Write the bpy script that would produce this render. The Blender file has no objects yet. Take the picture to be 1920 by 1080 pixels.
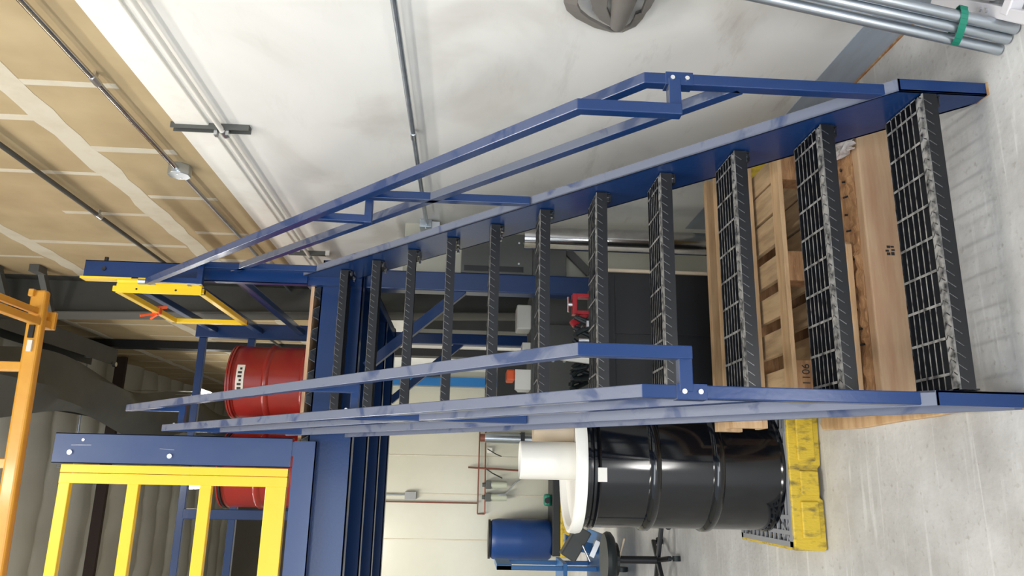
import bpy, bmesh, math, random
from mathutils import Vector, Matrix
random.seed(7)
C = bpy.context.scene.collection
RISE, RUN, W = 0.2125, 0.2267, 0.914      # stair geometry in metres; right stringer web at x=0
SL = RISE / RUN
WALL = 0.46                               # face of the right wall
DECK = 2.55

# ------------------------------------------------------------------ materials
def mat(name, col, rough=0.5, metal=0.0, coat=0.0, noise=0.0, nscale=8.0, col2=None, bump=0.0, bscale=40.0, stretch=(1,1,1), emit=None, lo=0.35, hi=0.7, rvar=0.0):
    m = bpy.data.materials.new(name); m.use_nodes = True
    nt = m.node_tree; N = nt.nodes; L = nt.links; b = N['Principled BSDF']
    b.inputs['Base Color'].default_value = (*col, 1); b.inputs['Roughness'].default_value = rough
    b.inputs['Metallic'].default_value = metal; b.inputs['Coat Weight'].default_value = coat
    b.inputs['Coat Roughness'].default_value = 0.12
    if emit:
        b.inputs['Emission Color'].default_value = (*emit[0], 1); b.inputs['Emission Strength'].default_value = emit[1]
    if col2 or bump or rvar:
        tc = N.new('ShaderNodeTexCoord'); mp = N.new('ShaderNodeMapping'); mp.inputs['Scale'].default_value = stretch
        L.new(tc.outputs['Object'], mp.inputs['Vector'])
    if col2 or rvar:
        n = N.new('ShaderNodeTexNoise'); n.inputs['Scale'].default_value = nscale; n.inputs['Detail'].default_value = 6; n.inputs['Roughness'].default_value = 0.6
        L.new(mp.outputs[0], n.inputs['Vector'])
        r = N.new('ShaderNodeMapRange'); r.inputs['From Min'].default_value = lo; r.inputs['From Max'].default_value = hi
        L.new(n.outputs['Fac'], r.inputs['Value'])
    if col2:
        mx = N.new('ShaderNodeMix'); mx.data_type = 'RGBA'; mx.inputs['A'].default_value = (*col, 1); mx.inputs['B'].default_value = (*col2, 1)
        L.new(r.outputs[0], mx.inputs['Factor']); L.new(mx.outputs['Result'], b.inputs['Base Color'])
    if rvar:
        r2 = N.new('ShaderNodeMapRange'); r2.inputs['To Min'].default_value = rough - rvar; r2.inputs['To Max'].default_value = rough + rvar
        L.new(n.outputs['Fac'], r2.inputs['Value']); L.new(r2.outputs[0], b.inputs['Roughness'])
    if bump:
        n2 = N.new('ShaderNodeTexNoise'); n2.inputs['Scale'].default_value = bscale; n2.inputs['Detail'].default_value = 4
        L.new(mp.outputs[0], n2.inputs['Vector'])
        bp = N.new('ShaderNodeBump'); bp.inputs['Strength'].default_value = bump; bp.inputs['Distance'].default_value = 0.01
        L.new(n2.outputs['Fac'], bp.inputs['Height']); L.new(bp.outputs[0], b.inputs['Normal'])
    return m

M = {}
M['blue'] = mat('blue_paint', (0.012, 0.045, 0.20), 0.30, coat=0.5, col2=(0.02, 0.06, 0.22), nscale=5, rvar=0.08, bump=0.03, bscale=60)
def paintmat(name, col, dust_sheen, amt, gloss):
    # sprayed paint; upward faces carry pale dust and painted-in reflections, thinner in patches
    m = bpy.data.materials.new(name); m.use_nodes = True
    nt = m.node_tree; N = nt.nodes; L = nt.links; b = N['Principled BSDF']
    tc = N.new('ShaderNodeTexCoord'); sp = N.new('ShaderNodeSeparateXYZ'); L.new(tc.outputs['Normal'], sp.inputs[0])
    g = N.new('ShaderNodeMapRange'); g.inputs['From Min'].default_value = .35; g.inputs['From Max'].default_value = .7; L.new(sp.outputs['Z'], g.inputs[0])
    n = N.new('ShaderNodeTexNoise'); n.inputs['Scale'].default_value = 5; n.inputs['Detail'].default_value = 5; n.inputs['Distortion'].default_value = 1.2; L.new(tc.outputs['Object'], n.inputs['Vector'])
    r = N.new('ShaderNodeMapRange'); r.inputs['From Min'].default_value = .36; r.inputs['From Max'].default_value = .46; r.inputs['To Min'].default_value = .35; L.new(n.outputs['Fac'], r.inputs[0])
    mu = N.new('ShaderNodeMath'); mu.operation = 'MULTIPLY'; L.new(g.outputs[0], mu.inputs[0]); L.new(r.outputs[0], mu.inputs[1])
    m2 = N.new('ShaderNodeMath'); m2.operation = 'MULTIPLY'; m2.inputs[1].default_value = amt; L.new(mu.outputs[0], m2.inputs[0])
    mx = N.new('ShaderNodeMix'); mx.data_type = 'RGBA'; mx.inputs['A'].default_value = (*col, 1); mx.inputs['B'].default_value = (*dust_sheen, 1); L.new(m2.outputs[0], mx.inputs['Factor'])
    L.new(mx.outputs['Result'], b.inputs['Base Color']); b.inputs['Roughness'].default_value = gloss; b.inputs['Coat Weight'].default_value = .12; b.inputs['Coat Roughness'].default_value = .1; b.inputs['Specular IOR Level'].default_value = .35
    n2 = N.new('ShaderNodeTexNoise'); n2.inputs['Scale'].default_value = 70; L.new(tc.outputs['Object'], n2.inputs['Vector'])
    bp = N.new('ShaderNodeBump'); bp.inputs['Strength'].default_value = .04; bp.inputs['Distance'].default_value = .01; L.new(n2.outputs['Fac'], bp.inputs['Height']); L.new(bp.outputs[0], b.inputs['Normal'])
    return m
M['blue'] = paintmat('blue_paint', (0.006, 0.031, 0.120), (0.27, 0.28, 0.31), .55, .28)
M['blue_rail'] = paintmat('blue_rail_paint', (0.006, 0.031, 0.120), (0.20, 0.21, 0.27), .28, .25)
M['blue_dusty'] = mat('dusty_blue_paint', (0.022, 0.05, 0.15), 0.38, coat=0.3, col2=(0.035, 0.065, 0.16), nscale=4, rvar=0.08, lo=.45, hi=.75)
M['yellow'] = mat('yellow_paint', (0.84, 0.58, 0.02), 0.35, coat=0.3, col2=(0.86, 0.56, 0.015), nscale=5)
M['orange'] = mat('amber_paint', (0.72, 0.36, 0.045), 0.40, coat=0.2, col2=(0.66, 0.30, 0.03), nscale=6)
M['black_steel'] = mat('black_steel', (0.012, 0.013, 0.016), 0.38, metal=0.3, col2=(0.06, 0.06, 0.065), nscale=30, lo=.5, hi=.8, bump=0.2, bscale=120)
M['zinc'] = mat('zinc_bolt', (0.75, 0.76, 0.78), 0.28, metal=1.0)
M['galv'] = mat('galvanized_steel', (0.52, 0.57, 0.62), 0.30, metal=0.85, col2=(0.42, 0.46, 0.5), nscale=20, stretch=(1,1,.15))
M['stainless'] = mat('polished_steel', (0.62, 0.61, 0.60), 0.16, metal=1.0, col2=(0.45, 0.44, 0.43), nscale=9, rvar=0.06)
M['grey_steel'] = mat('dark_grey_steel', (0.075, 0.078, 0.073), 0.5, col2=(0.095, 0.097, 0.09), nscale=3)
M['steel_primer'] = mat('grey_primer', (0.05, 0.05, 0.043), 0.6, col2=(0.07, 0.068, 0.058), nscale=2)
M['brown_steel'] = mat('brown_primer', (0.045, 0.026, 0.020), 0.6)
M['black'] = mat('black_gloss_paint', (0.003, 0.004, 0.006), 0.11, coat=0.25, rvar=0.03, nscale=4)
M['black_plastic'] = mat('black_plastic', (0.008, 0.009, 0.011), 0.45)
M['rubber'] = mat('black_vinyl', (0.012, 0.018, 0.020), 0.5)
M['red'] = mat('red_drum_paint', (0.30, 0.018, 0.014), 0.32, coat=0.4, col2=(0.24, 0.02, 0.016), nscale=6)
M['red_bright'] = mat('red_enamel', (0.45, 0.01, 0.02), 0.35, coat=0.3)
M['white_plastic'] = mat('white_plastic', (0.86, 0.84, 0.78), 0.35, col2=(0.78, 0.74, 0.67), nscale=7, lo=.5, hi=.8)
M['pvc'] = mat('white_pvc', (0.82, 0.79, 0.72), 0.3)
M['cream'] = mat('cream_carton', (0.55, 0.45, 0.33), 0.6)
M['drum_blue'] = mat('blue_polyethylene', (0.006, 0.045, 0.19), 0.42)
M['cart_blue'] = mat('light_blue_paint', (0.01, 0.15, 0.42), 0.4)
M['dirty_yellow'] = mat('scuffed_yellow_plastic', (0.62, 0.43, 0.03), 0.5, col2=(0.16, 0.12, 0.03), nscale=14, stretch=(2.2, 1.5, .9), lo=0.5, hi=0.72, bump=0.25, bscale=60)
M['grate_grey'] = mat('grey_plastic_grate', (0.27, 0.275, 0.285), 0.5)
M['wood'] = mat('pallet_wood', (0.60, 0.40, 0.22), 0.7, col2=(0.42, 0.25, 0.12), nscale=6, stretch=(.6, 5, 5), bump=0.15, bscale=60, lo=.4, hi=.72)
M['wood_y'] = mat('pallet_wood_slat', (0.56, 0.40, 0.23), 0.7, col2=(0.34, 0.23, 0.13), nscale=5, stretch=(6, .8, 6), bump=0.15, bscale=60, lo=.4, hi=.72)
M['wood_rough'] = mat('rough_timber', (0.50, 0.28, 0.13), 0.8, col2=(0.27, 0.13, 0.055), nscale=9, stretch=(.7, 4, 4), bump=0.6, bscale=35, lo=.35, hi=.65)
M['wood_pale'] = mat('pale_board', (0.56, 0.38, 0.23), 0.65, col2=(0.45, 0.25, 0.14), nscale=6, stretch=(.5, 5, 5))
M['film'] = mat('stretch_film', (0.75, 0.72, 0.72), 0.12, col2=(0.45, 0.36, 0.32), nscale=22, bump=0.9, bscale=30)
M['orange_tie'] = mat('orange_tape', (0.85, 0.12, 0.03), 0.5)
M['label'] = mat('white_label', (0.75, 0.72, 0.66), 0.5)
M['ink'] = mat('black_ink', (0.02, 0.018, 0.02), 0.6)
M['copper'] = mat('aged_copper', (0.23, 0.085, 0.06), 0.4, metal=0.4)
M['clear'] = mat('frosted_bowl', (0.50, 0.53, 0.42), 0.25)
M['green_tape'] = mat('green_tape', (0.01, 0.20, 0.13), 0.45)
M['hanger_grey'] = mat('moulded_grey_plastic', (0.17, 0.155, 0.14), 0.42, col2=(0.21, 0.195, 0.18), nscale=4)
M['white_paint'] = mat('glossy_white_frame', (0.66, 0.64, 0.66), 0.3, coat=0.3)
M['lug'] = mat('bare_worn_steel', (0.30, 0.30, 0.31), 0.32, metal=0.8, col2=(0.08, 0.08, 0.085), nscale=60)
M['compound'] = mat('joint_compound', (0.62, 0.57, 0.46), 0.85, col2=(0.52, 0.45, 0.33), nscale=5, lo=.45, hi=.8)
M['insul'] = mat('insulation_facing', (0.62, 0.60, 0.53), 0.45, col2=(0.53, 0.51, 0.44), nscale=1.2, bump=0.35, bscale=5, stretch=(.5, 1, 1))
M['frp'] = mat('cream_panel', (0.57, 0.555, 0.455), 0.22, col2=(0.53, 0.515, 0.42), nscale=1.5)
M['dark_wall'] = mat('brown_far_wall', (0.13, 0.115, 0.09), 0.8, col2=(0.10, 0.09, 0.07), nscale=1)
M['lamp'] = mat('led_strip', (1, 1, 1), 0.5, emit=((1, .97, .9), 14))
M['band'] = mat('grey_blue_base_paint', (0.36, 0.41, 0.48), 0.35, col2=(0.30, 0.335, 0.38), nscale=4, stretch=(1, 1, 6), lo=.4, hi=.75)
M['rust'] = mat('rust_stain', (0.30, 0.12, 0.035), 0.8, col2=(0.50, 0.36, 0.2), nscale=30)

def wallmat():
    m = bpy.data.materials.new('right_wall'); m.use_nodes = True
    nt = m.node_tree; N = nt.nodes; L = nt.links; b = N['Principled BSDF']
    tc = N.new('ShaderNodeTexCoord'); sp = N.new('ShaderNodeSeparateXYZ'); L.new(tc.outputs['Object'], sp.inputs[0])
    mp = N.new('ShaderNodeMapping'); mp.inputs['Scale'].default_value = (1, .8, 1); L.new(tc.outputs['Object'], mp.inputs[0])
    n = N.new('ShaderNodeTexNoise'); n.inputs['Scale'].default_value = 1.6; n.inputs['Detail'].default_value = 5; n.inputs['Distortion'].default_value = .6
    L.new(mp.outputs[0], n.inputs['Vector'])
    r = N.new('ShaderNodeValToRGB'); cr = r.color_ramp
    cr.elements[0].position = .36; cr.elements[0].color = (.66, .64, .60, 1)
    cr.elements[1].position = .62; cr.elements[1].color = (.83, .82, .79, 1)
    e = cr.elements.new(.5); e.color = (.80, .79, .755, 1)
    L.new(n.outputs['Fac'], r.inputs[0])
    # scuffs, mostly on the lower wall
    n2 = N.new('ShaderNodeTexNoise'); n2.inputs['Scale'].default_value = 6; n2.inputs['Detail'].default_value = 8; n2.inputs['Roughness'].default_value = .7
    mp2 = N.new('ShaderNodeMapping'); mp2.inputs['Rotation'].default_value = (.8, 0, 0); mp2.inputs['Scale'].default_value = (1, .35, 1.5); L.new(tc.outputs['Object'], mp2.inputs[0]); L.new(mp2.outputs[0], n2.inputs['Vector'])
    r2 = N.new('ShaderNodeMapRange'); r2.inputs['From Min'].default_value = .56; r2.inputs['From Max'].default_value = .72; L.new(n2.outputs['Fac'], r2.inputs[0])
    lowz = N.new('ShaderNodeMapRange'); lowz.inputs['From Min'].default_value = 1.6; lowz.inputs['From Max'].default_value = .3; lowz.inputs['To Min'].default_value = .12; lowz.inputs['To Max'].default_value = .55; L.new(sp.outputs['Z'], lowz.inputs[0])
    mu = N.new('ShaderNodeMath'); mu.operation = 'MULTIPLY'; L.new(r2.outputs[0], mu.inputs[0]); L.new(lowz.outputs[0], mu.inputs[1])
    mx = N.new('ShaderNodeMix'); mx.data_type = 'RGBA'; mx.inputs['B'].default_value = (.42, .38, .33, 1); L.new(mu.outputs[0], mx.inputs['Factor']); L.new(r.outputs[0], mx.inputs['A'])
    # bare drywall above three metres
    n3 = N.new('ShaderNodeTexNoise'); n3.inputs['Scale'].default_value = 2.2; n3.inputs['Detail'].default_value = 5; L.new(tc.outputs['Object'], n3.inputs['Vector'])
    r3 = N.new('ShaderNodeValToRGB'); r3.color_ramp.elements[0].position = .35; r3.color_ramp.elements[0].color = (.40, .30, .165, 1); r3.color_ramp.elements[1].position = .68; r3.color_ramp.elements[1].color = (.49, .38, .22, 1); L.new(n3.outputs['Fac'], r3.inputs[0])
    gt = N.new('ShaderNodeMath'); gt.operation = 'GREATER_THAN'; gt.inputs[1].default_value = 3.02; L.new(sp.outputs['Z'], gt.inputs[0])
    m2 = N.new('ShaderNodeMix'); m2.data_type = 'RGBA'; L.new(gt.outputs[0], m2.inputs['Factor']); L.new(mx.outputs['Result'], m2.inputs['A']); L.new(r3.outputs[0], m2.inputs['B'])
    L.new(m2.outputs['Result'], b.inputs['Base Color'])
    ro = N.new('ShaderNodeMapRange'); ro.inputs['To Min'].default_value = .38; ro.inputs['To Max'].default_value = .85; L.new(gt.outputs[0], ro.inputs[0]); L.new(ro.outputs[0], b.inputs['Roughness'])
    bp = N.new('ShaderNodeBump'); bp.inputs['Strength'].default_value = .25; bp.inputs['Distance'].default_value = .01; L.new(n.outputs['Fac'], bp.inputs['Height']); L.new(bp.outputs[0], b.inputs['Normal'])
    return m
M['wall'] = wallmat()

def floormat():
    m = bpy.data.materials.new('concrete_floor'); m.use_nodes = True
    nt = m.node_tree; N = nt.nodes; L = nt.links; b = N['Principled BSDF']
    tc = N.new('ShaderNodeTexCoord')
    n = N.new('ShaderNodeTexNoise'); n.inputs['Scale'].default_value = 2.6; n.inputs['Detail'].default_value = 9; n.inputs['Roughness'].default_value = .62; L.new(tc.outputs['Object'], n.inputs['Vector'])
    r = N.new('ShaderNodeValToRGB'); r.color_ramp.elements[0].position = .3; r.color_ramp.elements[0].color = (.40, .385, .365, 1); r.color_ramp.elements[1].position = .66; r.color_ramp.elements[1].color = (.62, .615, .60, 1); L.new(n.outputs['Fac'], r.inputs[0])
    w = N.new('ShaderNodeTexNoise'); w.inputs['Scale'].default_value = 45; w.inputs['Detail'].default_value = 6; L.new(tc.outputs['Object'], w.inputs['Vector'])
    rw = N.new('ShaderNodeMapRange'); rw.inputs['From Min'].default_value = .6; rw.inputs['From Max'].default_value = .75; rw.inputs['To Max'].default_value = .55; L.new(w.outputs['Fac'], rw.inputs[0])
    mx = N.new('ShaderNodeMix'); mx.data_type = 'RGBA'; mx.inputs['B'].default_value = (.28, .25, .22, 1); L.new(rw.outputs[0], mx.inputs['Factor']); L.new(r.outputs[0], mx.inputs['A'])
    # pale scratches
    mp = N.new('ShaderNodeMapping'); mp.inputs['Rotation'].default_value = (0, 0, .7); mp.inputs['Scale'].default_value = (.6, 9, 1); L.new(tc.outputs['Object'], mp.inputs[0])
    s = N.new('ShaderNodeTexNoise'); s.inputs['Scale'].default_value = 4; s.inputs['Detail'].default_value = 8; s.inputs['Distortion'].default_value = .8; L.new(mp.outputs[0], s.inputs['Vector'])
    rs = N.new('ShaderNodeMapRange'); rs.inputs['From Min'].default_value = .58; rs.inputs['From Max'].default_value = .7; rs.inputs['To Max'].default_value = .5; L.new(s.outputs['Fac'], rs.inputs[0])
    m3 = N.new('ShaderNodeMix'); m3.data_type = 'RGBA'; m3.inputs['B'].default_value = (.74, .735, .72, 1); L.new(rs.outputs[0], m3.inputs['Factor']); L.new(mx.outputs['Result'], m3.inputs['A'])
    L.new(m3.outputs['Result'], b.inputs['Base Color'])
    rr = N.new('ShaderNodeMapRange'); rr.inputs['To Min'].default_value = .28; rr.inputs['To Max'].default_value = .62; L.new(n.outputs['Fac'], rr.inputs[0]); L.new(rr.outputs[0], b.inputs['Roughness'])
    bp = N.new('ShaderNodeBump'); bp.inputs['Strength'].default_value = .3; bp.inputs['Distance'].default_value = .006; L.new(w.outputs['Fac'], bp.inputs['Height']); L.new(bp.outputs[0], b.inputs['Normal'])
    return m
M['floor'] = floormat()

def treadmat():
    # black painted steel whose upward faces are worn to bare metal by shoes
    m = bpy.data.materials.new('worn_tread_steel'); m.use_nodes = True
    nt = m.node_tree; N = nt.nodes; L = nt.links; b = N['Principled BSDF']
    tc = N.new('ShaderNodeTexCoord'); sp = N.new('ShaderNodeSeparateXYZ'); L.new(tc.outputs['Normal'], sp.inputs[0])
    n = N.new('ShaderNodeTexNoise'); n.inputs['Scale'].default_value = 38; n.inputs['Detail'].default_value = 6; L.new(tc.outputs['Object'], n.inputs['Vector'])
    r = N.new('ShaderNodeMapRange'); r.inputs['From Min'].default_value = .3; r.inputs['From Max'].default_value = .6; L.new(n.outputs['Fac'], r.inputs[0])
    g = N.new('ShaderNodeMapRange'); g.inputs['From Min'].default_value = .5; g.inputs['From Max'].default_value = .95; L.new(sp.outputs['Z'], g.inputs[0])
    mu = N.new('ShaderNodeMath'); mu.operation = 'MULTIPLY'; L.new(r.outputs[0], mu.inputs[0]); L.new(g.outputs[0], mu.inputs[1])
    mx = N.new('ShaderNodeMix'); mx.data_type = 'RGBA'; mx.inputs['A'].default_value = (.010, .011, .014, 1); mx.inputs['B'].default_value = (.40, .39, .37, 1); L.new(mu.outputs[0], mx.inputs['Factor'])
    L.new(mx.outputs['Result'], b.inputs['Base Color']); b.inputs['Metallic'].default_value = .25; b.inputs['Roughness'].default_value = .38
    return m
M['tread'] = treadmat()

# ------------------------------------------------------------------ mesh builder
class MB:
    def __init__(s): s.v = []; s.f = []
    def add(s, vs, fs):
        o = len(s.v); s.v += [tuple(p) for p in vs]; s.f += [tuple(i + o for i in f) for f in fs]; return s
    def box(s, x0, x1, y0, y1, z0, z1):
        x0, x1 = min(x0, x1), max(x0, x1); y0, y1 = min(y0, y1), max(y0, y1); z0, z1 = min(z0, z1), max(z0, z1)
        return s.add([(x0,y0,z0),(x1,y0,z0),(x1,y1,z0),(x0,y1,z0),(x0,y0,z1),(x1,y0,z1),(x1,y1,z1),(x0,y1,z1)],
                     [(0,3,2,1),(4,5,6,7),(0,1,5,4),(1,2,6,5),(2,3,7,6),(3,0,4,7)])
    def bar(s, p, q, w, h, up=(0,0,1)):
        p, q = Vector(p), Vector(q); d = (q - p).normalized(); u = Vector(up)
        if abs(d.dot(u)) > .99: u = Vector((0, 1, 0))
        a = d.cross(u).normalized(); u = a.cross(d).normalized(); a *= w/2; u *= h/2
        return s.add([p-a-u, p+a-u, p+a+u, p-a+u, q-a-u, q+a-u, q+a+u, q-a+u],
                     [(0,1,2,3),(7,6,5,4),(0,4,5,1),(1,5,6,2),(2,6,7,3),(3,7,4,0)])
    def poly(s, yz, x, w, h):
        # square tube bent in a plane of constant x, mitred at the bends
        P = [Vector((a, b)) for a, b in yz]; n = len(P); vs = []
        for i in range(n):
            d0 = (P[i]-P[i-1]).normalized() if i else (P[1]-P[0]).normalized()
            d1 = (P[i+1]-P[i]).normalized() if i < n-1 else d0
            t = (d0+d1).normalized(); k = 1/max(.3, t.dot(d0)); nn = Vector((-t.y, t.x))*(h/2*k)
            for sx, sn in ((-1,-1),(1,-1),(1,1),(-1,1)): vs.append((x+sx*w/2, P[i].x+sn*nn.x, P[i].y+sn*nn.y))
        fs = [(0,1,2,3), tuple(4*(n-1)+k for k in (3,2,1,0))]
        for i in range(n-1):
            for k in range(4): fs.append((4*i+k, 4*i+(k+1)%4, 4*i+4+(k+1)%4, 4*i+4+k))
        return s.add(vs, fs)
    def cyl(s, p, q, r, n=16, r2=None):
        p, q = Vector(p), Vector(q); d = (q - p).normalized(); r2 = r if r2 is None else r2
        u = Vector((0,0,1)) if abs(d.z) < .9 else Vector((1,0,0)); a = d.cross(u).normalized(); b = d.cross(a)
        vs = []
        for c, rr in ((p, r), (q, r2)):
            for i in range(n): t = 2*math.pi*i/n; vs.append(c + a*math.cos(t)*rr + b*math.sin(t)*rr)
        fs = [(i, (i+1) % n, n+(i+1) % n, n+i) for i in range(n)] + [tuple(range(n))[::-1], tuple(range(n, 2*n))]
        return s.add(vs, fs)
    def tube(s, pts, r, n=8):
        for a, b in zip(pts, pts[1:]): s.cyl(a, b, r, n)
        return s
    def lathe(s, prof, c=(0,0,0), n=48, tilt=None):
        vs = []
        for r, z in prof:
            for i in range(n): t = 2*math.pi*i/n; vs.append(Vector((r*math.cos(t), r*math.sin(t), z)))
        if tilt: vs = [tilt @ p for p in vs]
        vs = [p + Vector(c) for p in vs]
        fs = []
        for j in range(len(prof)-1):
            for i in range(n): fs.append((j*n+i, j*n+(i+1) % n, (j+1)*n+(i+1) % n, (j+1)*n+i))
        if prof[0][0] > 1e-4: fs.append(tuple(range(n))[::-1])
        if prof[-1][0] > 1e-4: fs.append(tuple(range((len(prof)-1)*n, len(prof)*n)))
        return s.add(vs, fs)
    def prism(s, poly, axis, lo, hi):
        # polygon extruded along an axis; poly holds the two other coordinates in xyz order
        def P(a, b, t):
            return {'x': (t, a, b), 'y': (a, t, b), 'z': (a, b, t)}[axis]
        n = len(poly); vs = [P(a, b, lo) for a, b in poly] + [P(a, b, hi) for a, b in poly]
        return s.add(vs, [tuple(range(n)), tuple(range(n, 2*n))[::-1]] + [(i, n+i, n+(i+1) % n, (i+1) % n) for i in range(n)])
    def build(s, name, m, parent=None, bevel=0.0, smooth=False, kind=None, seg=2):
        me = bpy.data.meshes.new(name)
        if parent is not None: org = Vector(parent['_o'])
        else:
            xs = [p[0] for p in s.v]; ys = [p[1] for p in s.v]; zs = [p[2] for p in s.v]
            org = Vector(((min(xs)+max(xs))/2, (min(ys)+max(ys))/2, min(zs)))
            if kind == 'structure': org = Vector((0,0,0))
        me.from_pydata([Vector(p) - org for p in s.v], [], s.f); me.update()
        bm = bmesh.new(); bm.from_mesh(me); bmesh.ops.recalc_face_normals(bm, faces=bm.faces); bm.to_mesh(me); bm.free()
        me.materials.append(M[m]); o = bpy.data.objects.new(name, me); C.objects.link(o)
        if parent is not None: o.parent = parent
        else: o.location = org
        o['_o'] = list(org)
        if kind: o['kind'] = kind
        if bevel:
            b = o.modifiers.new('bevel', 'BEVEL'); b.width = bevel; b.segments = seg; b.limit_method = 'ANGLE'; b.angle_limit = .6
        if smooth:
            for p in me.polygons: p.use_smooth = True
            if bevel == 0:
                e = o.modifiers.new('edges', 'EDGE_SPLIT'); e.split_angle = math.radians(40)
        return o

def tag(o, label, cat, group=None, kind=None):
    o['label'] = label; o['category'] = cat
    if group: o['group'] = group
    if kind: o['kind'] = kind
    return o
def thing(name, loc, label, cat, group=None):
    o = bpy.data.objects.new(name, None); C.objects.link(o); o.location = loc; o['_o'] = list(loc); o.empty_display_size = .1
    return tag(o, label, cat, group)
def lab(o, t): o['label'] = t; return o
def struct(name, mb, m, **k): return mb.build(name, m, kind='structure', **k)

# ------------------------------------------------------------------ the room
struct('floor', MB().box(-9, 2.0, -9, 16.2, -.2, 0), 'floor')
wr = struct('wall_right', MB().box(WALL, WALL+.3, -2.2, 16, 0, 6.95), 'wall')
jc = MB()
def seam(y0, y1, z, h=.11):
    n = int((y1-y0)/.14); top = []; bot = []
    for i in range(n+1):
        y = y0+(y1-y0)*i/n; j = .018
        top.append((y, z+h/2+random.uniform(-j, j))); bot.append((y, z-h/2+random.uniform(-j, j)))
    for i in range(n):
        jc.add([(WALL-.0015, *top[i]), (WALL-.0015, *top[i+1]), (WALL-.0015, *bot[i+1]), (WALL-.0015, *bot[i]),
                (WALL+.004, *top[i]), (WALL+.004, *top[i+1]), (WALL+.004, *bot[i+1]), (WALL+.004, *bot[i])],
               [(0,1,2,3),(0,4,5,1),(2,6,7,3)])
for z, h in ((3.63, .14), (4.88, .13), (6.12, .10)): seam(-1.5, 15.5, z, h)
y = -.3; k = 0
while y < 15:
    for r, (za, zb) in enumerate(((3.15, 3.56), (3.70, 4.25), (4.97, 5.5), (6.2, 6.6))):
        yy = y + (.0, .35, .1, .3)[r]; w = .04 if (k+r) % 3 else .055
        if (k+r) % 2 or r == 0: zb2 = zb+random.uniform(-.05, .08)
        else: zb2 = (3.56, 4.82, 6.06, 6.75)[r]
        jc.prism([(yy-w/2, za), (yy+w/2, za), (yy+w/2+.004, zb2), (yy-w/2-.004, zb2)], 'x', WALL-.0012, WALL+.004)
    y += .68; k += 1
jc.build('joint_compound', 'compound', wr, kind='structure')
struct('trim_1', MB().box(WALL-.004, WALL+.01, -2, 2.6, .004, .17), 'band')
struct('baseboard_right', MB().box(WALL-.010, WALL+.01, -2, 2.6, 0, .008), 'rust')
# painted ledge rail on the wall at the paint line
struct('trim_2', MB().box(WALL-.012, WALL+.01, -2, 9, 2.86, 3.02), 'white_plastic', bevel=.004)
struct('wall_corner', MB().box(0.02, WALL, 2.72, 2.84, 0, 2.02), 'frp')
struct('wall_back', MB().box(-9, WALL, 9.65, 9.78, 0, 2.95), 'frp')
pj_ = MB()
for x in (-7.2, -5.98, -4.76, -3.54, -2.05, -1.40, -.84, .2): pj_.box(x-.008, x+.008, 9.642, 9.655, 0, 2.95)
pj_.build('panel_joint', 'compound', bpy.data.objects['wall_back'], kind='structure')
struct('wall_far', MB().box(-9, WALL, 15.9, 16.1, 0, 6.95), 'dark_wall')
struct('wall_left', MB().box(-9.2, -9, -3, 16, 0, 6.95), 'frp')

# insulated ceiling: quilted facing sagging between cross lines
me = MB(); nx, ny = 90, 560; Y0, Y1, X0, X1 = -3.0, 15.95, -9.0, WALL
def zc(x, y):
    p = (y+.10*math.sin(x*.7)+.03*math.sin(x*2.9+y))/.62; fr = p-math.floor(p); c = math.floor(p)
    rr = math.sin(c*12.9898)*43758.5; rr -= math.floor(rr)
    sag = (abs(math.sin(math.pi*fr))**.6)*(.05+.05*rr)
    return 6.92 - sag - .016*math.sin(x*3.1+c*2.3)*math.sin(math.pi*fr) - .008*math.sin(x*11+c)
vs = [(X0+(X1-X0)*i/nx, Y0+(Y1-Y0)*j/ny, zc(X0+(X1-X0)*i/nx, Y0+(Y1-Y0)*j/ny)) for j in range(ny+1) for i in range(nx+1)]
fs = [(j*(nx+1)+i, j*(nx+1)+i+1, (j+1)*(nx+1)+i+1, (j+1)*(nx+1)+i) for j in range(ny) for i in range(nx)]
me.add(vs, fs); struct('ceiling', me, 'insul', smooth=True)
struct('trim_3', MB().box(-9, WALL, -3, 16, 6.98, 7.05), 'steel_primer')

# ------------------------------------------------------------------ building steel
g = thing('steel_column', (.33, 4.6, 0), 'tapered dark grey steel building column standing against the wall behind the platform', 'column')
MB().prism([(.30, 0), (.455, 0), (.455, 6.6), (.10, 6.6), (.20, 3.0)], 'y', 4.595, 4.605).build('web', 'steel_primer', g)
MB().box(.452, .459, 4.45, 4.75, 0, 6.6).build('flange', 'steel_primer', g)
MB().add([(.29,4.45,0),(.29,4.75,0),(.20,4.75,3),(.20,4.45,3),(.09,4.75,6.6),(.09,4.45,6.6),(.30,4.45,0),(.30,4.75,0),(.21,4.75,3),(.21,4.45,3),(.10,4.75,6.6),(.10,4.45,6.6)],
         [(0,1,2,3),(3,2,4,5),(6,9,8,7),(9,11,10,8),(0,3,9,6),(3,5,11,9),(1,7,8,2),(2,8,10,4)]).build('flange', 'steel_primer', g)
for z in (5.15, 5.5): MB().bar((.12, 4.46, z), (.45, 4.20, z), .05, .05).box(.40, .458, 4.1, 4.22, z-.04, z+.04).build('brace', 'grey_steel', g)
g = thing('steel_column', (.42, 7.7, 0), 'slim black steel column on the drywall farther along than the grey one', 'column')
MB().box(.36, .455, 7.6, 7.78, 0, 6.6).build('post', 'black_plastic', g); MB().box(.34, .456, 7.55, 7.82, 0, .03).build('base_plate', 'black_plastic', g)
g = thing('roof_beam', (-.35, 8, 5.85), 'long dark grey roof beam running away under the insulation', 'beam')
MB().box(-.37, -.35, 1, 15.8, 5.9, 6.35).build('web', 'grey_steel', g)
MB().box(-.50, -.22, 1, 15.8, 6.35, 6.37).build('flange', 'steel_primer', g); MB().box(-.50, -.22, 1, 15.8, 5.88, 5.9).build('flange', 'steel_primer', g)
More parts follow.
